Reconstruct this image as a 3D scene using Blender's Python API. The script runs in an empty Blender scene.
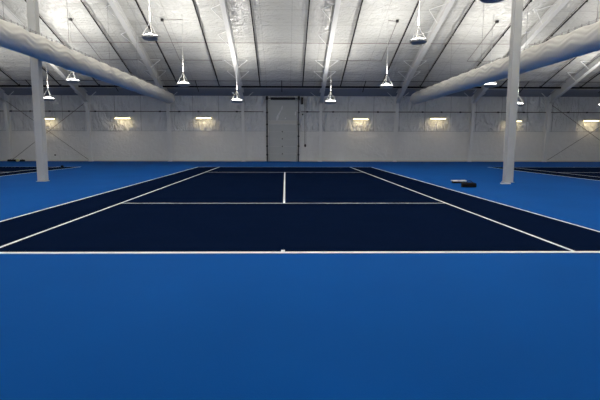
import bpy, bmesh, math, random
from mathutils import Vector, Matrix, noise
random.seed(4)
C = bpy.context.scene.collection
PI = math.pi
SL = 0.3364          # roof slope
YW = 33.0            # back wall
YM = 11.9            # ridge
ZE = 5.37            # eave height
XS = 28.6            # side walls
YB = 2*YM - YW
def roof(y, off=0.0):
    return ZE + SL*(YW - (y if y >= YM else 2*YM - y)) - off

# ---------------------------------------------------------------- materials
def mat(name, col, rough=0.6, metal=0.0, spec=0.5, emit=None, estr=0.0, bump=None, var=None):
    m = bpy.data.materials.new(name); m.use_nodes = True
    nt = m.node_tree; b = nt.nodes['Principled BSDF']
    b.inputs['Base Color'].default_value = (*col, 1)
    b.inputs['Roughness'].default_value = rough
    b.inputs['Metallic'].default_value = metal
    b.inputs['Specular IOR Level'].default_value = spec
    if emit:
        b.inputs['Emission Color'].default_value = (*emit, 1)
        b.inputs['Emission Strength'].default_value = estr
    tc = nt.nodes.new('ShaderNodeTexCoord')
    if var:   # (scale vec, amount) soft colour mottling
        mp = nt.nodes.new('ShaderNodeMapping'); mp.inputs['Scale'].default_value = var[0]
        nz = nt.nodes.new('ShaderNodeTexNoise'); nz.inputs['Detail'].default_value = 5
        nz.inputs['Scale'].default_value = 1
        nt.links.new(tc.outputs['Object'], mp.inputs[0]); nt.links.new(mp.outputs[0], nz.inputs['Vector'])
        mx = nt.nodes.new('ShaderNodeMix'); mx.data_type = 'RGBA'
        mx.inputs[6].default_value = (*[c*(1-var[1]) for c in col], 1)
        mx.inputs[7].default_value = (*[min(1, c*(1+var[1])) for c in col], 1)
        nt.links.new(nz.outputs['Fac'], mx.inputs[0]); nt.links.new(mx.outputs[2], b.inputs['Base Color'])
    if bump:  # list of (scale vec, strength, distance, distortion)
        prev = None
        for sc, st, di, ds in bump:
            mp = nt.nodes.new('ShaderNodeMapping'); mp.inputs['Scale'].default_value = sc
            nz = nt.nodes.new('ShaderNodeTexNoise'); nz.inputs['Scale'].default_value = 1
            nz.inputs['Detail'].default_value = 3; nz.inputs['Distortion'].default_value = ds
            bp = nt.nodes.new('ShaderNodeBump'); bp.inputs['Strength'].default_value = st; bp.inputs['Distance'].default_value = di
            nt.links.new(tc.outputs['Object'], mp.inputs[0]); nt.links.new(mp.outputs[0], nz.inputs['Vector'])
            nt.links.new(nz.outputs['Fac'], bp.inputs['Height'])
            if prev: nt.links.new(prev.outputs[0], bp.inputs['Normal'])
            prev = bp
        nt.links.new(prev.outputs[0], b.inputs['Normal'])
    return m

def add_seams(m, axis, period, width, dark, offset=0.0):
    """thin darker seam lines every period metres along one object axis"""
    nt = m.node_tree; b = nt.nodes['Principled BSDF']
    tc = nt.nodes.new('ShaderNodeTexCoord'); sp = nt.nodes.new('ShaderNodeSeparateXYZ')
    nt.links.new(tc.outputs['Object'], sp.inputs[0])
    a = nt.nodes.new('ShaderNodeMath'); a.operation = 'ADD'; a.inputs[1].default_value = 1000*period - offset
    nt.links.new(sp.outputs[axis], a.inputs[0])
    mo = nt.nodes.new('ShaderNodeMath'); mo.operation = 'MODULO'; mo.inputs[1].default_value = period
    nt.links.new(a.outputs[0], mo.inputs[0])
    lt = nt.nodes.new('ShaderNodeMath'); lt.operation = 'LESS_THAN'; lt.inputs[1].default_value = width
    nt.links.new(mo.outputs[0], lt.inputs[0])
    mul = nt.nodes.new('ShaderNodeMath'); mul.operation = 'MULTIPLY'; mul.inputs[1].default_value = dark
    nt.links.new(lt.outputs[0], mul.inputs[0])
    mx = nt.nodes.new('ShaderNodeMix'); mx.data_type = 'RGBA'; mx.blend_type = 'MULTIPLY'
    inp = b.inputs['Base Color']
    if inp.is_linked:
        nt.links.new(inp.links[0].from_socket, mx.inputs[6])
    else:
        mx.inputs[6].default_value = inp.default_value
    mx.inputs[7].default_value = (0.25, 0.22, 0.22, 1)
    nt.links.new(mul.outputs[0], mx.inputs[0]); nt.links.new(mx.outputs[2], inp)

M = {}
M['blue'] = mat('blue_court_paint', (0.0016, 0.083, 0.345), 0.75, spec=0.04, var=((0.55, 0.5, 1), 0.13), bump=[((60, 60, 60), 0.12, 0.01, 0)])
M['navy'] = mat('navy_court_paint', (0.0035, 0.0090, 0.031), 0.85, spec=0.0, var=((1.2, 1.2, 1), 0.12), bump=[((60, 60, 60), 0.12, 0.01, 0)])
M['line'] = mat('white_line_paint', (0.90, 0.93, 0.97), 0.6, spec=0.3, var=((3, 3, 3), 0.05))
M['vinyl_roof'] = mat('white_roof_vinyl', (0.60, 0.60, 0.575), 0.20, spec=0.5,
    bump=[((1.1, 4.0, 2.0), 0.6, 0.12, 0.6), ((3.0, 2.6, 2.0), 0.6, 0.13, 1.2), ((8, 6, 5), 0.2, 0.02, 0.5)], var=((0.5, 3.0, 1), 0.05))
add_seams(M['vinyl_roof'], 0, 1.83, 0.03, 0.28, 0.4)
add_seams(M['vinyl_roof'], 1, 1.53, 0.035, 0.25, 0.5)
M['vinyl_wall'] = mat('wrinkled_wall_vinyl', (0.80, 0.81, 0.82), 0.8, spec=0.15,
    bump=[((2.0, 1.0, 0.75), 1.0, 0.30, 2.2), ((7.0, 1.0, 2.0), 0.35, 0.04, 1.0)], var=((2.2, 1, 0.7), 0.07))
add_seams(M['vinyl_wall'], 0, 2.1, 0.05, 0.35, 0.9)
M['panel'] = mat('smooth_wall_panel', (0.85, 0.845, 0.83), 0.7, spec=.2, bump=[((3, 3, 3), 0.5, 0.10, 1.0)], var=((3, 1, 3), 0.05))
M['plain_wall'] = mat('plain_wall_vinyl', (0.85, 0.85, 0.83), 0.6, bump=[((1.5, 1.5, .6), 0.4, 0.08, 1.5)])
M['eave'] = mat('blue_grey_eave_shade', (0.25, 0.28, 0.33), 0.6, var=((1, 1, 1), 0.06))  # roof in shade at the eave, darkened in the colour
M['steel'] = mat('white_painted_steel', (0.86, 0.86, 0.85), 0.42, spec=0.5, var=((1, 1, 1), 0.04))
M['rafter'] = mat('white_rafter_paint', (0.66, 0.66, 0.65), 0.45, var=((1, 1, 1), 0.04))
M['pole'] = mat('grey_white_pole_paint', (0.56, 0.56, 0.545), 0.5, var=((3, 3, 1.2), 0.04))
M['grey'] = mat('pale_grey_paint', (0.42, 0.44, 0.46), 0.5)
M['black'] = mat('black_steel', (0.018, 0.016, 0.02), 0.5)
M['pipe'] = mat('dark_pipe_paint', (0.007, 0.005, 0.007), 0.6, spec=0.2)
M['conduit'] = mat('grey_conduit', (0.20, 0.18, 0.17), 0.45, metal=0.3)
M['wire'] = mat('galvanised_wire', (0.35, 0.34, 0.33), 0.45, metal=0.5)
M['redwire'] = mat('dull_red_wire', (0.20, 0.14, 0.135), 0.5)
M['fabric'] = mat('white_duct_fabric', (0.80, 0.77, 0.72), 0.8, spec=0.2, bump=[((5, 2.5, 5), 0.3, 0.03, 0.5)], var=((1.5, .6, 1.5), 0.05))
M['lamp_body'] = mat('white_enamel', (0.36, 0.36, 0.37), 0.4)
M['lamp_wire'] = mat('white_hanger_wire', (0.6, 0.6, 0.58), 0.4)
M['glow'] = mat('pendant_lens', (0.9, 0.9, 0.9), 0.3, emit=(1.0, 0.96, 0.88), estr=14)
M['warm'] = mat('warm_wall_diffuser', (0.9, 0.85, 0.7), 0.4, emit=(1.0, 0.83, 0.45), estr=4.5)
M['door'] = mat('grey_white_door_panel', (0.54, 0.56, 0.56), 0.5, var=((2, 1, 2), 0.04))
M['header'] = mat('pale_header_panel', (0.62, 0.62, 0.59), 0.5)
M['track'] = mat('dark_door_track', (0.06, 0.06, 0.07), 0.5, metal=0.4)
M['base'] = mat('pale_base_trim', (0.72, 0.70, 0.62), 0.5)
M['bag'] = mat('black_bag_fabric', (0.008, 0.008, 0.010), 0.85, spec=0.2, bump=[((20, 20, 20), 0.4, 0.01, 0)])
M['towel'] = mat('white_cloth', (0.75, 0.75, 0.74), 0.9, bump=[((25, 25, 25), 0.4, 0.01, 0)])
M['yellow'] = mat('pale_yellow_cloth', (0.6, 0.58, 0.30), 0.9)

# ---------------------------------------------------------------- mesh helpers
class MB:
    def __init__(s): s.v = []; s.f = []; s.mi = []; s.sm = []
    def add(s, vs, fs, mi=0, sm=False):
        o = len(s.v); s.v += [tuple(v) for v in vs]
        for f in fs: s.f.append([i+o for i in f]); s.mi.append(mi); s.sm.append(sm)
    def box(s, x0, x1, y0, y1, z0, z1, mi=0):
        s.add([(x, y, z) for z in (z0, z1) for y in (y0, y1) for x in (x0, x1)],
              [(0, 2, 3, 1), (4, 5, 7, 6), (0, 1, 5, 4), (2, 6, 7, 3), (0, 4, 6, 2), (1, 3, 7, 5)], mi)
    def tube(s, pts, r, n=8, mi=0):
        pts = [Vector(p) for p in pts]; rings = []
        for i, p in enumerate(pts):
            a = pts[max(0, i-1)]; b = pts[min(len(pts)-1, i+1)]
            t = (b-a).normalized(); u = t.cross(Vector((0, 0, 1)))
            if u.length < 1e-3: u = t.cross(Vector((1, 0, 0)))
            u.normalize(); w = t.cross(u)
            rr = r[i] if isinstance(r, (list, tuple)) else r
            rings.append([p + (u*math.cos(2*PI*k/n) + w*math.sin(2*PI*k/n))*rr for k in range(n)])
        vs = [v for q in rings for v in q]
        fs = [(i*n+k, i*n+(k+1) % n, (i+1)*n+(k+1) % n, (i+1)*n+k) for i in range(len(pts)-1) for k in range(n)]
        fs += [tuple(range(n))[::-1], tuple((len(pts)-1)*n+k for k in range(n))]
        s.add(vs, fs, mi, True)
    def lathe(s, prof, n=24, mi=0, c=(0, 0, 0)):
        vs = []; fs = []
        for r, z in prof:
            for k in range(n): vs.append((c[0]+r*math.cos(2*PI*k/n), c[1]+r*math.sin(2*PI*k/n), c[2]+z))
        for i in range(len(prof)-1):
            for k in range(n): fs.append((i*n+k, i*n+(k+1) % n, (i+1)*n+(k+1) % n, (i+1)*n+k))
        fs += [tuple(range(n))[::-1], tuple((len(prof)-1)*n+k for k in range(n))]
        s.add(vs, fs, mi, True)
    def prism(s, poly, x0, x1, mi=0):
        """polygon of (y,z) extruded along x"""
        n = len(poly)
        s.add([(x0, y, z) for y, z in poly] + [(x1, y, z) for y, z in poly],
              [tuple(range(n)), tuple(range(2*n-1, n-1, -1))] + [(i, i+n, (i+1) % n+n, (i+1) % n) for i in range(n)], mi)
    def build(s, name, m, parent=None, bevel=0.0):
        me = bpy.data.meshes.new(name); me.from_pydata(s.v, [], s.f)
        for mm in (m if isinstance(m, (list, tuple)) else [m]): me.materials.append(mm)
        for p, i, q in zip(me.polygons, s.mi, s.sm): p.material_index = i; p.use_smooth = q
        bm = bmesh.new(); bm.from_mesh(me); bmesh.ops.recalc_face_normals(bm, faces=bm.faces); bm.to_mesh(me); bm.free()
        try: me.set_sharp_from_angle(angle=math.radians(40))
        except Exception: pass
        o = bpy.data.objects.new(name, me); C.objects.link(o)
        if parent: o.parent = parent
        if bevel:
            b = o.modifiers.new('bevel', 'BEVEL'); b.width = bevel; b.segments = 2; b.limit_method = 'ANGLE'
        return o
def empty(name, loc, label, cat, group=None):
    o = bpy.data.objects.new(name, None); C.objects.link(o); o.location = loc; o.empty_display_size = 0.1
    return tag(o, label, cat, group)
def tag(o, label, cat, group=None):
    o['label'] = label; o['category'] = cat
    if group: o['group'] = group
    return o
def struct(o): o['kind'] = 'structure'; return o
def fix(o, t):    # parts were modelled in world space: bring them under the thing's base
    o.parent = t; o.matrix_parent_inverse = Matrix.Translation(-Vector(t.location)); return o

# ---------------------------------------------------------------- setting
b = MB(); b.box(-XS-.3, XS+.3, YB-.3, YW+.3, -0.25, 0.0)
struct(b.build('floor', M['blue']))

# ceiling: two slopes, vinyl sagging a little between the purlins
def ceil_mesh():
    nx, ny = 190, 150; vs = []; fs = []
    ys = [YB + (YW-YB)*j/ny for j in range(ny+1)] ; ys[ny//2] = YM
    for y in ys:
        for i in range(nx+1):
            x = -XS + 2*XS*i/nx
            ph = ((y-0.5) % 1.53)/1.53
            edge = min(1, (YW-y)/0.6, (y-YB)/0.6)
            sag = 0.05*math.sin(PI*ph)
            nz = noise.noise(Vector((x*0.9, y*1.6, 3)))*0.03 + noise.noise(Vector((x*2.6, y*3.6, 9)))*0.014
            vs.append((x, y, roof(y) - (sag + nz)*max(0, edge)))
    for j in range(ny):
        for i in range(nx):
            a = j*(nx+1)+i; fs.append((a, a+nx+1, a+nx+2, a+1))
    b = MB(); b.add(vs, fs, 0, True)
    # outer shell so that the roof has thickness
    t = 0.35
    b.add([(-XS-.3, YB-.3, ZE+t), (XS+.3, YB-.3, ZE+t), (-XS-.3, YM, roof(YM)+t), (XS+.3, YM, roof(YM)+t), (-XS-.3, YW+.3, ZE+t), (XS+.3, YW+.3, ZE+t)],
          [(0, 1, 3, 2), (2, 3, 5, 4)], 1)
    return b
me = ceil_mesh().build('ceiling', [M['vinyl_roof'], M['steel']])
struct(me)

b = MB()
b.box(-XS-.3, XS+.3, YW, YW+.3, 0, 2.48, 0)
# wrinkled vinyl above the smooth panels, real relief
nx, nz_ = 560, 26; vs = []; fs = []
for j in range(nz_+1):
    z = 2.48 + (ZE+.05-2.48)*j/nz_
    for i in range(nx+1):
        x = -XS + 2*XS*i/nx
        e = min(1, j/3, (nz_-j)/3)
        w = noise.noise(Vector((x*1.9 + z*0.9, 0, z*0.7)))*0.11 + noise.noise(Vector((x*4 - z*1.7, 5, z*1.1)))*0.055
        vs.append((x, YW - 0.03 - max(-.025, w)*e, z))
for j in range(nz_):
    for i in range(nx):
        a = j*(nx+1)+i; fs.append((a, a+1, a+nx+2, a+nx+1))
b.add(vs, fs, 1, True)
b.box(-XS-.3, XS+.3, YW+.03, YW+.3, 2.48, ZE+.35, 1)
struct(b.build('wall_back', [M['panel'], M['vinyl_wall']]))
for nm, s in (('wall_left', -1), ('wall_right', 1)):
    b = MB(); x0, x1 = sorted((s*XS, s*(XS+.3)))
    b.prism([(YB-.3, 0), (YW+.3, 0), (YW+.3, ZE+.2), (YM, roof(YM)+.3), (YB-.3, ZE+.2)], x0, x1)
    struct(b.build(nm, M['plain_wall']))
b = MB(); b.box(-XS-.3, XS+.3, YB-.3, YB, 0, ZE+.2); struct(b.build('wall_front', M['plain_wall']))
b = MB(); b.box(-XS, -1.62, YW-.04, YW, 0, 0.09); b.box(1.22, XS, YW-.04, YW, 0, 0.09); struct(b.build('baseboard_back', M['base'], bevel=.008))
b = MB()   # seam trim between vinyl and panels
b.box(-XS, -1.62, YW-.025, YW, 2.46, 2.50); b.box(1.22, XS, YW-.025, YW, 2.46, 2.50)
struct(b.build('trim_1', M['grey']))
# shade under the eave, put in as a darker sloping strip over the last 1.2 m of the roof above the back wall
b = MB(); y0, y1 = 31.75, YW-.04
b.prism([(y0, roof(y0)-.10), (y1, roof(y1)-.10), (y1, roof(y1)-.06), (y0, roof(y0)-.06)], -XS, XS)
struct(b.build('eave_shade_strip', M['eave']))

# ---------------------------------------------------------------- tennis courts
S_, D_, L_ = 4.115, 5.485, 23.77
def court(cx, label):
    t = empty('tennis_court', (cx, 0, 0), label, 'tennis court', 'courts of the hall')
    def part(name, x0, x1, y0, y1, z, m):
        b = MB(); b.box(x0, x1, y0, y1, 0.0, z); return b.build(name, m, t)
    part('court_surface', -D_, D_, 0, L_, 0.004, M['navy'])
    w = 0.055; z = 0.006; zz = 0.0065
    part('baseline', -D_, D_, -0.045, 0.055, z, M['line'])
    part('baseline', -D_, D_, L_-.05, L_, z, M['line'])
    for s in (-1, 1):
        part('doubles_sideline', s*D_-(w if s > 0 else 0), s*D_+(w if s < 0 else 0), 0, L_, zz, M['line'])
        part('singles_sideline', s*S_-w/2, s*S_+w/2, 0, L_, zz, M['line'])
    for y in (5.485, 18.285):
        part('service_line', -S_, S_, y-w/2, y+w/2, z, M['line'])
    part('centre_service_line', -w/2, w/2, 5.485, 18.285, zz, M['line'])
    part('centre_mark', -w/2, w/2, 0.055, 0.16, zz, M['line'])
    part('centre_mark', -w/2, w/2, L_-.16, L_-.05, zz, M['line'])
court(0, 'large dark navy tennis court with white lines filling the middle of the blue floor')
court(-18.25, 'dark navy tennis court at the far left, mostly beyond the left support pole')
court(18.35, 'dark navy tennis court at the far right, beyond the right support pole')

# ---------------------------------------------------------------- steel frames
def dep(y):
    y = y if y >= YM else 2*YM-y
    return 0.56 if y < 26 else 0.56 + (0.86-0.56)*(y-26)/6.6
def frame(X, label, lean=0):
    t = empty('steel_frame', (X, YW-.06, 0), label, 'steel frame', 'white steel frames carrying the roof')
    for s in (1, -1):      # columns at the back and the front wall
        Y = lambda y: y if s > 0 else 2*YM-y
        b = MB(); yo = YW-.07; ki = 4.62; fl = .11
        def quad(y0a, y1a, y0b, y1b, z0, z1, x0, x1):
            b.prism([(Y(y0a), z0), (Y(y1a), z0), (Y(y1b), z1), (Y(y0b), z1)], x0, x1)
        top = roof(YW)-.14
        quad(yo-.015, yo, yo-.015, yo, 0, top, X-fl, X+fl)               # outer flange
        quad(yo-.27, yo-.015, yo-.60, yo-.015, 0, ki, X-.012, X+.012)     # web
        quad(yo-.285, yo-.27, yo-.615, yo-.60, 0, ki, X-fl, X+fl)         # inner flange
        b.box(X-.16, X+.16, min(Y(yo), Y(yo-.33)), max(Y(yo), Y(yo-.33)), 0, .03)
        fix(b.build('column', M['steel']), t)
        b = MB()                                                          # haunch plate at the knee
        b.prism([(Y(yo-.015), ki), (Y(yo-.60), ki), (Y(yo-.60), roof(yo-.60)-.14), (Y(yo-.015), top)], X-.012, X+.012)
        b.box(X-fl, X+fl, min(Y(yo), Y(yo-.6)), max(Y(yo), Y(yo-.6)), ki-.01, ki+.01)
        fix(b.build('haunch', M['steel']), t)
    for s in (1, -1):
        Y = lambda y: y if s > 0 else 2*YM-y
        fl = .14; b = MB(); ys = [YM, 16, 20, 23, 26, 28, 30, 32.3]
        for a, c in zip(ys, ys[1:]):
            ta, tc = roof(a)-.10, roof(c)-.10; la, lc = roof(a)-dep(a)-.03, roof(c)-dep(c)-.03
            b.prism([(Y(a), ta), (Y(c), tc), (Y(c), tc-.015), (Y(a), ta-.015)], X-fl, X+fl)
            b.prism([(Y(a), la+.015), (Y(c), lc+.015), (Y(c), lc), (Y(a), la)], X-fl, X+fl)
            b.prism([(Y(a), ta-.015), (Y(c), tc-.015), (Y(c), lc+.015), (Y(a), la+.015)], X-.012, X+.012)
        fix(b.build('rafter', M['rafter']), t)
    def rod(p, q, r=.022):
        b = MB(); b.tube([p, q], r, 6); fix(b.build('flange_brace', M['steel']), t)
    for y in (27.36, 28.9):
        zr = roof(y)-.10; zl = roof(y)-dep(y)-.02
        for s in (-1, 1):
            rod((X+s*.80, y, zr), (X+s*.04, y+.15, zl))
        rod((X-.80, y, zr), (X+.80, y, zr), .018)
    for y in (24.3, 21.7):
        rod((X-.8, y, roof(y)-.12), (X, y-.55, roof(y-.55)-.13)); rod((X-.8, y, roof(y)-.12), (X, y+.7, roof(y+.7)-dep(y)))
    for s in (-1, 1):
        rod((X+s*.85, 32.2, roof(32.2)-.14), (X+s*.03, 32.35, 4.85))
    return t
FX = [(-22.2, 'white steel frame at the left edge of the photo, its column by the black gear'),
      (-15.75, 'white steel frame just right of the left support pole, tied by cross rods'),
      (-9.35, 'white steel frame whose column rises below the end of the left duct'),
      (-3.38, 'white steel frame with its column left of the tall overhead door'),
      (2.88, 'white steel frame with its column right of the tall overhead door'),
      (9.0, 'white steel frame whose column rises at the end of the right duct'),
      (15.15, 'white steel frame with its column just left of the right support pole'),
      (21.35, 'white steel frame at the right with cross rods starting from its column')]
for X, lb in FX: frame(X, lb)

# cross rods between the outer frames
for p, q, lb in (((-22.1, 32.45, 4.75), (-15.95, 32.68, .15), 'thin steel cross rod falling to the right on the wall behind the left support pole'),
                 ((-15.95, 32.35, 4.6), (-22.0, 32.60, .15), 'thin steel cross rod rising to the right on the wall behind the left support pole'),
                 ((21.5, 32.45, 4.6), (28.2, 32.68, .15), 'thin steel cross rod falling to the right on the wall at the far right'),
                 ((28.2, 32.35, 4.6), (21.55, 32.60, .15), 'thin steel cross rod rising to the right on the wall at the far right')):
    b = MB(); b.tube([p, q], .018, 6); tag(b.build('cross_rod', M['conduit']), lb, 'steel rod', 'cross rods on the back wall')

# ---------------------------------------------------------------- support poles
def pole(X, Y, lb):
    t = empty('support_pole', (X, Y, 0), lb, 'pole', 'square poles under the ridge')
    w = .15; b = MB(); b.box(-w, w, -w, w, 0.02, roof(Y)-.62); b.build('post', M['pole'], t, bevel=.012)
    b = MB(); b.box(-.18, .18, -.18, .18, 0, .02); b.build('base_plate', M['pole'], t)
    b = MB(); b.box(-.2, .2, -.2, .2, roof(Y)-.62, roof(Y)-.55); b.build('cap_plate', M['pole'], t)
pole(-9.52, 12.45, 'tall grey-white square pole on the blue floor at the left, behind the left duct')
pole(8.76, 12.10, 'tall grey-white square pole at the right, standing in front of the right duct')
b = MB(); b.box(-.17, .17, -.08, .08, 0, .05); o = b.build('floor_block', M['towel'], bevel=.01); o.location = (8.28, 11.25, 0)
tag(o, 'small flat white block on the blue floor at the foot of the right pole', 'block')

# ---------------------------------------------------------------- air ducts
def duct(X, Z, Y0, Y1, R, lb, lbc):
    P = 1.55; n = 96; st = .09; vs = []; fs = []
    m = int((Y1-Y0)/st); ph0 = random.random()
    def ring(y, k):
        for i in range(n):
            a = 2*PI*i/n            # 0 at the top
            th = abs(a if a <= PI else a-2*PI)
            fr = abs(2*(((y/P)+ph0) % 1.0)-1)        # 0 at the hang points
            u = th - 0.55*fr
            win = math.exp(-((th-1.15)/.75)**2)
            rip = (1-abs(math.sin(6.5*u)))**1.4*-.046*(1-.4*fr)*win
            big = -.02*math.cos(2*PI*((y/P)+ph0))*math.exp(-((th-.6)/1.1)**2)
            nz = noise.noise(Vector((math.sin(a)*1.6, y*.8, math.cos(a)*1.6)))*.02
            r = (R + rip + big + nz)*k
            vs.append((X + r*math.sin(a), y, Z + r*math.cos(a)))
    for j in range(m+1): ring(Y0+st*j, 1)
    for t in (20, 42, 64, 82): ring(Y0+st*m + .26*math.sin(math.radians(t)), math.cos(math.radians(t))**.8)
    rows = m+5
    for j in range(rows-1):
        for i in range(n): fs.append((j*n+i, j*n+(i+1) % n, (j+1)*n+(i+1) % n, (j+1)*n+i))
    fs += [tuple(range(n)), tuple((rows-1)*n+i for i in range(n))]
    b = MB(); b.add(vs, fs, 0, True)
    tag(b.build('air_duct', M['fabric']), lb, 'air duct', 'fabric air ducts under the roof')
    t = empty('duct_cable', (X, 18, Z+R+.13), lbc, 'cable', 'cables the ducts hang from')
    b = MB(); b.tube([(X, Y0, Z+R+.10), (X, Y1-.1, Z+R+.10)], .010, 6); fix(b.build('cable', M['wire']), t)
    y = 7.0
    while y < Y1-.1:
        b = MB(); b.tube([(X, y, Z+R-.05), (X, y, Z+R+.14)], .014, 5); b.box(X-.03, X+.03, y-.03, y+.03, Z+R+.0, Z+R+.05)
        fix(b.build('hook', M['wire']), t); y += P/4
    y = 9.3
    while y < Y1:
        b = MB(); b.tube([(X, y, Z+R+.10), (X, y, roof(y)-.1)], .009, 5); fix(b.build('drop_wire', M['wire']), t); y += 4.6
duct(-8.86, 4.92, YB+1.5, 31.0, .41, 'long white fabric air duct hanging under the roof on the left',
     'thin cable with small hooks along the top of the left air duct')
duct(10.05, 4.93, YB+1.5, 30.9, .45, 'long white fabric air duct hanging under the roof on the right',
     'thin cable with small hooks along the top of the right air duct')

# ---------------------------------------------------------------- sprinkler pipes
ZM = 5.78; YP = 31.0
t = empty('sprinkler_main', (0, YP, ZM), 'long dark pipe running level along the top of the back wall', 'pipe')
b = MB(); b.tube([(-28.3, YP, ZM), (28.3, YP, ZM)], .065, 10); fix(b.build('pipe', M['pipe']), t)
for x in (-25.6, -19.4, -13.0, -6.75, -0.25, 6.1, 12.3, 18.5, 24.8):
    b = MB(); b.tube([(x, 30.35, roof(30.35)-.10), (x, 31.75, roof(31.75)-.30)], .028, 6); fix(b.build('hanger', M['pipe']), t)
BX = [-23.9, -20.7, -17.5, -14.5, -11.4, -8.35, -5.15, -1.95, 1.38, 4.36, 7.55, 10.65, 13.85, 17.0, 20.2, 23.4]
LB = ['leftmost dark pipe running down the roof slope', 'second dark pipe down the roof slope from the left edge', 'dark roof pipe seen through to the left of the left support pole',
      'dark roof pipe passing just behind the left support pole', 'dark roof pipe crossing down to the middle of the left duct',
      'dark roof pipe ending beside the tip of the left duct', 'dark roof pipe left of the frame that stands left of the door',
      'dark roof pipe running down towards the left side of the overhead door', 'dark roof pipe running down towards the right side of the overhead door',
      'dark roof pipe just right of the frame that stands right of the door', 'dark roof pipe ending near the pendant lamp left of the right duct tip',
      'dark roof pipe ending over the tip of the right duct', 'dark roof pipe crossing down to the right duct just left of the right pole',
      'dark roof pipe showing between the right pole and the right duct', 'second dark pipe down the roof slope from the right edge', 'rightmost dark pipe running down the roof slope']
for X, lb in zip(BX, LB):
    X *= .975
    t = empty('sprinkler_branch', (X, YP, roof(YP)-.3), lb, 'pipe', 'dark branch pipes down the roof slope')
    b = MB(); b.tube([(X, YM+.3, roof(YM+.3)-.24), (X, 29.9, roof(29.9)-.24), (X, YP, ZM)], .038, 8); fix(b.build('pipe', M['pipe']), t)
    b = MB(); b.tube([(X, YP-.02, roof(YP)-.1), (X, YP-.02, ZM)], .028, 6); fix(b.build('riser', M['pipe']), t)
    b = MB(); b.tube([(X, YM+.3, roof(YM+.3)-.10), (X, 29.9, roof(29.9)-.10)], .018, 6); fix(b.build('pipe_reflection', M['conduit']), t)  # thin rod under the roof stands in for the pipe's reflection
    y = 14.0
    while y < 30:
        b = MB(); b.tube([(X, y, roof(y)-.24), (X, y, roof(y)-.33)], [.02, .03], 6); fix(b.build('sprinkler_head', M['pipe']), t)
        b = MB(); b.tube([(X, y+1.4, roof(y+1.4)-.08), (X, y+1.4, roof(y+1.4)-.22)], .012, 5); fix(b.build('clip', M['pipe']), t)
        y += 3.3
# thin wires strung level under the roof
for y, m, lb, off in ((25.12, M['redwire'], 'thin dull red wire strung level across the roof above the pendant lamps', .16),
                 (30.35, M['black'], 'thin dark wire strung level across the roof just above the dark main pipe', .13)):
    b = MB(); b.tube([(-28.4, y, roof(y)-off), (28.4, y, roof(y)-off)], .016, 6); tag(b.build('roof_wire', m), lb, 'wire')

# ---------------------------------------------------------------- wall pipe with fittings
for x0, x1, lb in ((-28.3, -1.75, 'dark pipe with small fittings along the back wall left of the overhead door'),
                   (1.30, 28.3, 'dark pipe with small fittings along the back wall right of the overhead door')):
    t = empty('wall_pipe', (x0, YW-.1, 4.02), lb, 'pipe', 'dark pipes along the back wall')
    b = MB(); b.tube([(x0, YW-.1, 4.02), (x1, YW-.1, 4.02)], .030, 8); fix(b.build('pipe', M['conduit']), t)
    x = x0+.5
    while x < x1-.2:
        b = MB(); b.tube([(x-.07, YW-.1, 4.02), (x+.07, YW-.1, 4.02)], .055, 8); fix(b.build('fitting', M['black']), t); x += random.choice((1.55, 2.1, 3.1))

# ---------------------------------------------------------------- overhead door
t = bpy.data.objects.new('door_1', None); C.objects.link(t); t.location = (-.2, YW, 0); struct(t)
b = MB()
for i in range(5): b.box(-1.35, 1.0, YW-.10, YW-.05, .03+i*.60, .03+i*.60+.59)
fix(b.build('door_panel', M['door'], bevel=.006), t)
b = MB(); b.box(-1.40, 1.05, YW-.09, YW-.03, 3.05, 3.32); fix(b.build('header', M['header']), t)
b = MB(); b.box(-1.40, 1.05, YW-.085, YW-.03, 3.33, 5.0); fix(b.build('upper_panel', M['door']), t)
for x in (-1.46, 1.10):
    b = MB(); b.box(x-.04, x+.04, YW-.20, YW-.04, 0, 5.05); fix(b.build('door_track', M['track']), t)
    b = MB()
    for z in (.5, 1.2, 2.0, 2.95, 3.9): b.box(x-.075, x+.075, YW-.22, YW-.04, z, z+.10)
    fix(b.build('track_bracket', M['track']), t)
    b = MB(); b.tube([(x-.09, YW-.28, 5.10), (x+.09, YW-.28, 5.10)], .15, 14); fix(b.build('cable_drum', M['black']), t)
    b = MB(); b.tube([(x-.17, YW-.28, 5.2), (x-.08, YW-.28, 5.2)], .07, 10); fix(b.build('bearing_cap', M['steel']), t)
b = MB(); b.tube([(-1.46, YW-.28, 5.08), (1.10, YW-.28, 5.08)], .03, 8); fix(b.build('shaft', M['black']), t)
b = MB()
pts = [(-1.15+i*.02, YW-.28 + .0, 5.06) for i in range(100)]
b.tube(pts, [.095+.012*math.sin(i*1.6) for i in range(100)], 10); fix(b.build('spring', M['black']), t)
for z in (.62, 1.23, 1.84, 2.42):
    b = MB(); b.tube([(-.22, YW-.12, z), (-.22, YW-.095, z)], .05, 10); fix(b.build('hinge_bolt', M['track']), t)
b = MB(); b.box(1.28, 1.46, YW-.40, YW-.19, 4.60, 5.15); tag(b.build('door_opener', M['black'], bevel=.02), 'black door opener box at the top right corner of the overhead door', 'door opener')
t = empty('hoist_chain', (1.62, YW-.1, 1.3), 'thin chain hanging beside the overhead door with a black handle near its end', 'chain')
b = MB(); b.tube([(1.60, YW-.12, 5.15), (1.60, YW-.12, 1.35)], .016, 6); b.tube([(1.70, YW-.12, 5.15), (1.70, YW-.12, 1.35)], .012, 6); fix(b.build('chain', M['conduit']), t)
b = MB(); b.lathe([(.03, -.12), (.08, -.06), (.08, .06), (.03, .12)], 12, c=(1.65, YW-.12, 1.30)); fix(b.build('handle', M['black']), t)
b = MB(); b.tube([(1.65, YW-.17, 5.16), (1.65, YW-.10, 5.16)], .09, 10); fix(b.build('pulley', M['steel']), t)
b = MB(); b.box(1.38, 1.48, YW-.09, YW-.03, 3.75, 3.87); tag(b.build('wall_switch', M['black']), 'small black box on the wall right of the overhead door, above head height', 'switch box')
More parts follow.
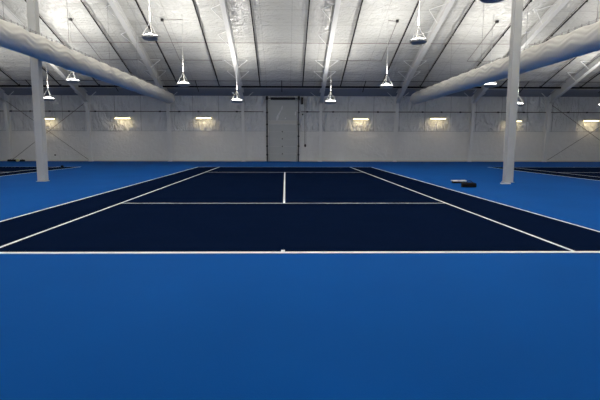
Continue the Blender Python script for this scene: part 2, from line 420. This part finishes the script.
b = MB(); b.box(-18.80, -18.68, YW-.05, YW, .45, .55); tag(b.build('wall_outlet', M['black']), 'tiny dark outlet low on the back wall right of the left pole', 'outlet')

# ---------------------------------------------------------------- warm wall lamps
WL = [(-13.05, 3.46, 'warm glowing wall strip lamp between the left pole and the left duct tip'),
      (-6.55, 3.49, 'warm glowing wall strip lamp left of the overhead door'),
      (6.12, 3.43, 'warm glowing wall strip lamp first to the right of the overhead door'),
      (12.4, 3.48, 'warm glowing wall strip lamp below the right duct tip'),
      (18.6, 3.30, 'warm glowing wall strip lamp partly hidden by the right support pole'),
      (24.95, 3.34, 'warm glowing wall strip lamp at the far right between the cross rods'),
      (-19.1, 3.40, 'warm glowing wall strip lamp partly hidden by the left support pole')]
def wall_lamp_at(X, Z, lb, proto=[None]):
    if proto[0] is None:
        t = empty('wall_lamp', (0, 0, 0), '', 'wall lamp', 'warm strip lamps on the back wall')
        b = MB(); b.box(-.62, .62, -.34, 0, .03, .10); b.build('housing', M['lamp_body'], t, bevel=.01)
        b = MB(); b.box(-.60, .60, -.36, -.20, -.05, .03); b.build('diffuser', M['warm'], t, bevel=.02)
        L = bpy.data.lights.new('wall_lamp_light', 'AREA'); L.shape = 'RECTANGLE'; L.size = 1.15; L.size_y = .10; L.energy = WALL_W; L.color = (1, .78, .48)
        lo = bpy.data.objects.new('tube', L); C.objects.link(lo); lo.parent = t; lo.location = (0, -.34, -.08); lo.rotation_euler = (math.radians(-6), 0, 0)
        proto[0] = t
    else:
        s = proto[0]; t = s.copy(); C.objects.link(t)
        for ch in s.children:
            c = ch.copy(); C.objects.link(c); c.parent = t
    t.location = (X, YW-.10, Z); t['label'] = lb
WALL_W = 6
for a in WL[:6]: wall_lamp_at(*a)
wall_lamp_at(*WL[6])

# ---------------------------------------------------------------- pendant uplights
LIGHT_W = 235; GAIN = 1.33
def make_pendant():
    t = empty('pendant_lamp', (0, 0, 0), '', 'pendant lamp', 'pendant uplights hanging from the roof')
    b = MB(); b.lathe([(.24, 0), (.33, .02), (.385, .07), (.395, .15), (.375, .15), (.36, .10)], 28); b.build('housing', M['lamp_body'], t)
    b = MB(); b.lathe([(.355, .13), (.33, .18), (.22, .215), (.05, .225)], 24); b.build('lens', M['glow'], t)
    b = MB(); b.box(-.09, .09, -.09, .09, .19, .30); b.build('driver_box', M['lamp_wire'], t, bevel=.01)
    for k in range(3):
        a = PI/2 + 2*PI*k/3
        b = MB(); b.tube([(.38*math.cos(a), .38*math.sin(a), .14), (0, 0, .78)], .013, 6); b.build('hanger_wire', M['lamp_wire'], t)
    L = bpy.data.lights.new('uplight', 'AREA'); L.shape = 'DISK'; L.size = .62; L.energy = LIGHT_W; L.color = (1.0, .965, .90)
    lo = bpy.data.objects.new('lamp_light', L); C.objects.link(lo); lo.parent = t; lo.location = (0, 0, .84); lo.rotation_euler = (PI, 0, 0)
    return t
PL = [(-15.38, 25.4, 4.20, 'white pendant lamp hanging just right of the left support pole'),
      (-3.14, 25.4, 4.12, 'white pendant lamp hanging low in front of the column left of the overhead door'),
      (2.99, 25.4, 4.06, 'white pendant lamp hanging low just right of the column right of the door'),
      (15.35, 25.4, 3.93, 'white pendant lamp hanging low right beside the right support pole'),
      (21.15, 25.4, 3.90, 'white pendant lamp cut by the right edge of the photo'),
      (-12.35, 22.2, 4.95, 'white pendant lamp seen under the left duct, before the dark main pipe'),
      (-5.93, 22.2, 4.80, 'white pendant lamp right of the left duct tip, level with the dark main pipe'),
      (5.99, 22.2, 4.72, 'white pendant lamp left of the right duct tip, level with the dark main pipe'),
      (12.12, 22.2, 4.80, 'white pendant lamp half hidden behind the right duct'),
      (-6.09, 16.0, 6.15, 'dark-bottomed pendant lamp high in the left half, larger than those beyond'),
      (6.10, 16.0, 6.03, 'dark-bottomed pendant lamp high in the right half, larger than those beyond'),
      (6.12, 8.0, 5.66, 'dark pendant lamp cut by the top edge of the photo, right of centre')]
out = 'unseen round white pendant lamp added to light the hall'  # unseen pendants, added to light the foreground
PL += [(-6.12, 8.0, 5.93, out), (-5.93, 1.6, 4.9, out), (5.93, 1.6, 4.9, out), (-12.3, 1.6, 4.9, out), (12.3, 1.6, 4.9, out),
       (-3.1, -1.8, 4.2, out), (3.1, -1.8, 4.2, out), (-15.4, -1.8, 4.2, out), (15.4, -1.8, 4.2, out), (-21.5, 25.4, 4.2, out), (-18.4, 16.0, 6.1, out), (18.4, 16.0, 6.1, out)]
proto = make_pendant()
ENERGY = {25.4: 85, 22.2: 100, 16.0: 360, 8.0: 420, 1.6: 320, -1.8: 230}
LD = {}
for i, (X, Y, Z, lb) in enumerate(PL):
    if i == 0: t = proto
    else:
        t = proto.copy(); C.objects.link(t)
        for ch in proto.children:
            if ch.name.startswith('suspension'): continue
            c = ch.copy(); C.objects.link(c); c.parent = t
    for ch in t.children:
        if ch.type == 'LIGHT':
            if Y not in LD: LD[Y] = ch.data.copy(); LD[Y].energy = ENERGY[Y]*GAIN
            ch.data = LD[Y]
    t.location = (X, Y, Z); t['label'] = lb; t['group'] = 'pendant uplights hanging from the roof'
    t['category'] = 'pendant lamp'
cabs = []
for ob in [o for o in C.objects if o.name.startswith('pendant_lamp')]:
    Z, Y = ob.location.z, ob.location.y
    b = MB(); b.tube([(0, 0, .80), (0, 0, roof(Y)-Z-.10)], .013, 6); b.build('suspension_cable', M['lamp_wire'], ob)

# conduits feeding four of the pendants
for X, xj, xe, lb in ((-6.0, -7.2, -4.3, 'thin conduit bent down the roof above the pendant lamp right of the left duct tip'),
                  (6.1, 6.65, 3.8, 'thin conduit bent down the roof above the pendant lamp left of the right duct tip'),
                  (-12.35, -12.55, -9.9, 'thin conduit down the roof just right of the left support pole'),
                  (12.4, 12.58, 15.0, 'thin conduit down the roof just left of the right support pole')):
    t = empty('conduit', (xj, 22.8, roof(22.8)), lb, 'conduit', 'thin conduits on the roof')
    o_ = .15
    b = MB(); b.tube([(X, 22.7, roof(22.7)-o_), (xj, 22.75, roof(22.75)-o_), (xj, 27.3, roof(27.3)-o_), (xe, 27.3, roof(27.3)-o_)], .020, 6); fix(b.build('tubing', M['conduit']), t)
    b = MB(); b.box(xj-.07, xj+.07, 22.66, 22.84, roof(22.75)-.22, roof(22.75)-.09); fix(b.build('junction_box', M['black']), t)

# ---------------------------------------------------------------- gear on the floor
def bag(name, w, d, h, m, loc, rz, lb, cat, strap=True):
    t = empty(name, loc, lb, cat); t.rotation_euler.z = rz
    n = 24; vs = []; fs = []; rows = [(-w/2, .25), (-w/2+.02, .8), (-w/2+.07, 1), (-w*.15, 1.02), (w*.12, .93), (w/2-.07, .98), (w/2-.02, .75), (w/2, .25)]
    for x, k in rows:
        for i in range(n):
            a = 2*PI*i/n; c, s = math.cos(a), math.sin(a)
            cy = math.copysign(abs(c)**.6, c)*d/2*k; cz = h/2 + math.copysign(abs(s)**.7, s)*h/2*k
            if s < 0: cz = h/2 + math.copysign(abs(s)**.35, s)*h/2
            vs.append((x, cy, cz + noise.noise(Vector((x*9, cy*9, cz*9)))*.012*(1 if s > 0 else 0)))
    for j in range(len(rows)-1):
        for i in range(n): fs.append((j*n+i, j*n+(i+1) % n, (j+1)*n+(i+1) % n, (j+1)*n+i))
    fs += [tuple(range(n)), tuple((len(rows)-1)*n+i for i in range(n))]
    b = MB(); b.add(vs, fs, 0, True); b.build('body', m, t)
    if strap:
        b = MB(); b.tube([(-w*.25+w*.5*k/10, -d*.2, h-.01+.07*math.sin(PI*k/10)) for k in range(11)], .012, 6); b.build('handle', M['black'], t)
    return t
bag('duffel_bag', .50, .26, .17, M['bag'], (6.40, 9.95, 0), -.12, 'black duffel bag lying on the blue floor right of the centre court', 'bag')
bag('equipment_case', .50, .22, .09, M['bag'], (6.66, 11.65, 0), 0, 'low black case under a white towel, behind the black duffel bag', 'case', False)
b = MB(); n = 14
vs = []; fs = []
for i in range(n+1):
    for j in range(9):
        x = -.26+.52*i/n; y = -.12+.24*j/8
        vs.append((x, y, .095+.012*noise.noise(Vector((x*8, y*9, 2))) - (.03 if j in (0, 8) else 0)))
for i in range(n):
    for j in range(8): a = i*9+j; fs.append((a, a+1, a+10, a+9))
b.add(vs, fs, 0, True); o = b.build('towel', M['towel']); o.location = (6.66, 11.65, 0)
sm = o.modifiers.new('thick', 'SOLIDIFY'); sm.thickness = .02; sm.offset = 1
tag(o, 'white towel lying over the low black case on the blue floor', 'towel')
bag('small_bag', .17, .15, .12, M['bag'], (-13.75, 23.3, 0), 0, 'tiny black bag on the far corner of the left-hand court', 'bag', False)
bag('sports_bag', .75, .35, .17, M['bag'], (-21.75, 32.15, 0), .05, 'flat black sports bag against the back wall at the far left', 'bag')
bag('backpack', .36, .30, .16, M['bag'], (-20.95, 32.1, 0), -.3, 'small black backpack by the wall, right of the flat sports bag', 'backpack')
b = MB(); b.lathe([(.02, 0), (.10, .02), (.12, .09), (.08, .17), (.02, .20)], 14); o = b.build('cloth_bundle', M['yellow']); o.location = (-21.25, 31.95, 0)
tag(o, 'pale yellow cloth bundle between the two black bags at the far left wall', 'cloth')

# ---------------------------------------------------------------- camera, world, colour
cam = bpy.data.cameras.new('camera'); co = bpy.data.objects.new('camera', cam); C.objects.link(co)
cam.sensor_width = 36; cam.sensor_fit = 'HORIZONTAL'; cam.lens = 479.1*36/600; cam.shift_x = 7.61/600
cam.clip_end = 200
co.matrix_world = Matrix.Translation((0.035, -6.536, 1.5205)) @ Matrix.Rotation(-0.014557, 4, 'Z') @ Matrix.Rotation(PI/2-0.118782, 4, 'X') @ Matrix.Rotation(0.001685, 4, 'Z')
sc = bpy.context.scene; sc.camera = co
w = bpy.data.worlds.new('world'); sc.world = w; w.use_nodes = True
w.node_tree.nodes['Background'].inputs[0].default_value = (0.02, 0.02, 0.022, 1)
sc.view_settings.view_transform = 'Standard'; sc.view_settings.look = 'None'; sc.view_settings.gamma = 1
sc.view_settings.exposure = 0.0; sc.view_settings.use_curve_mapping = False
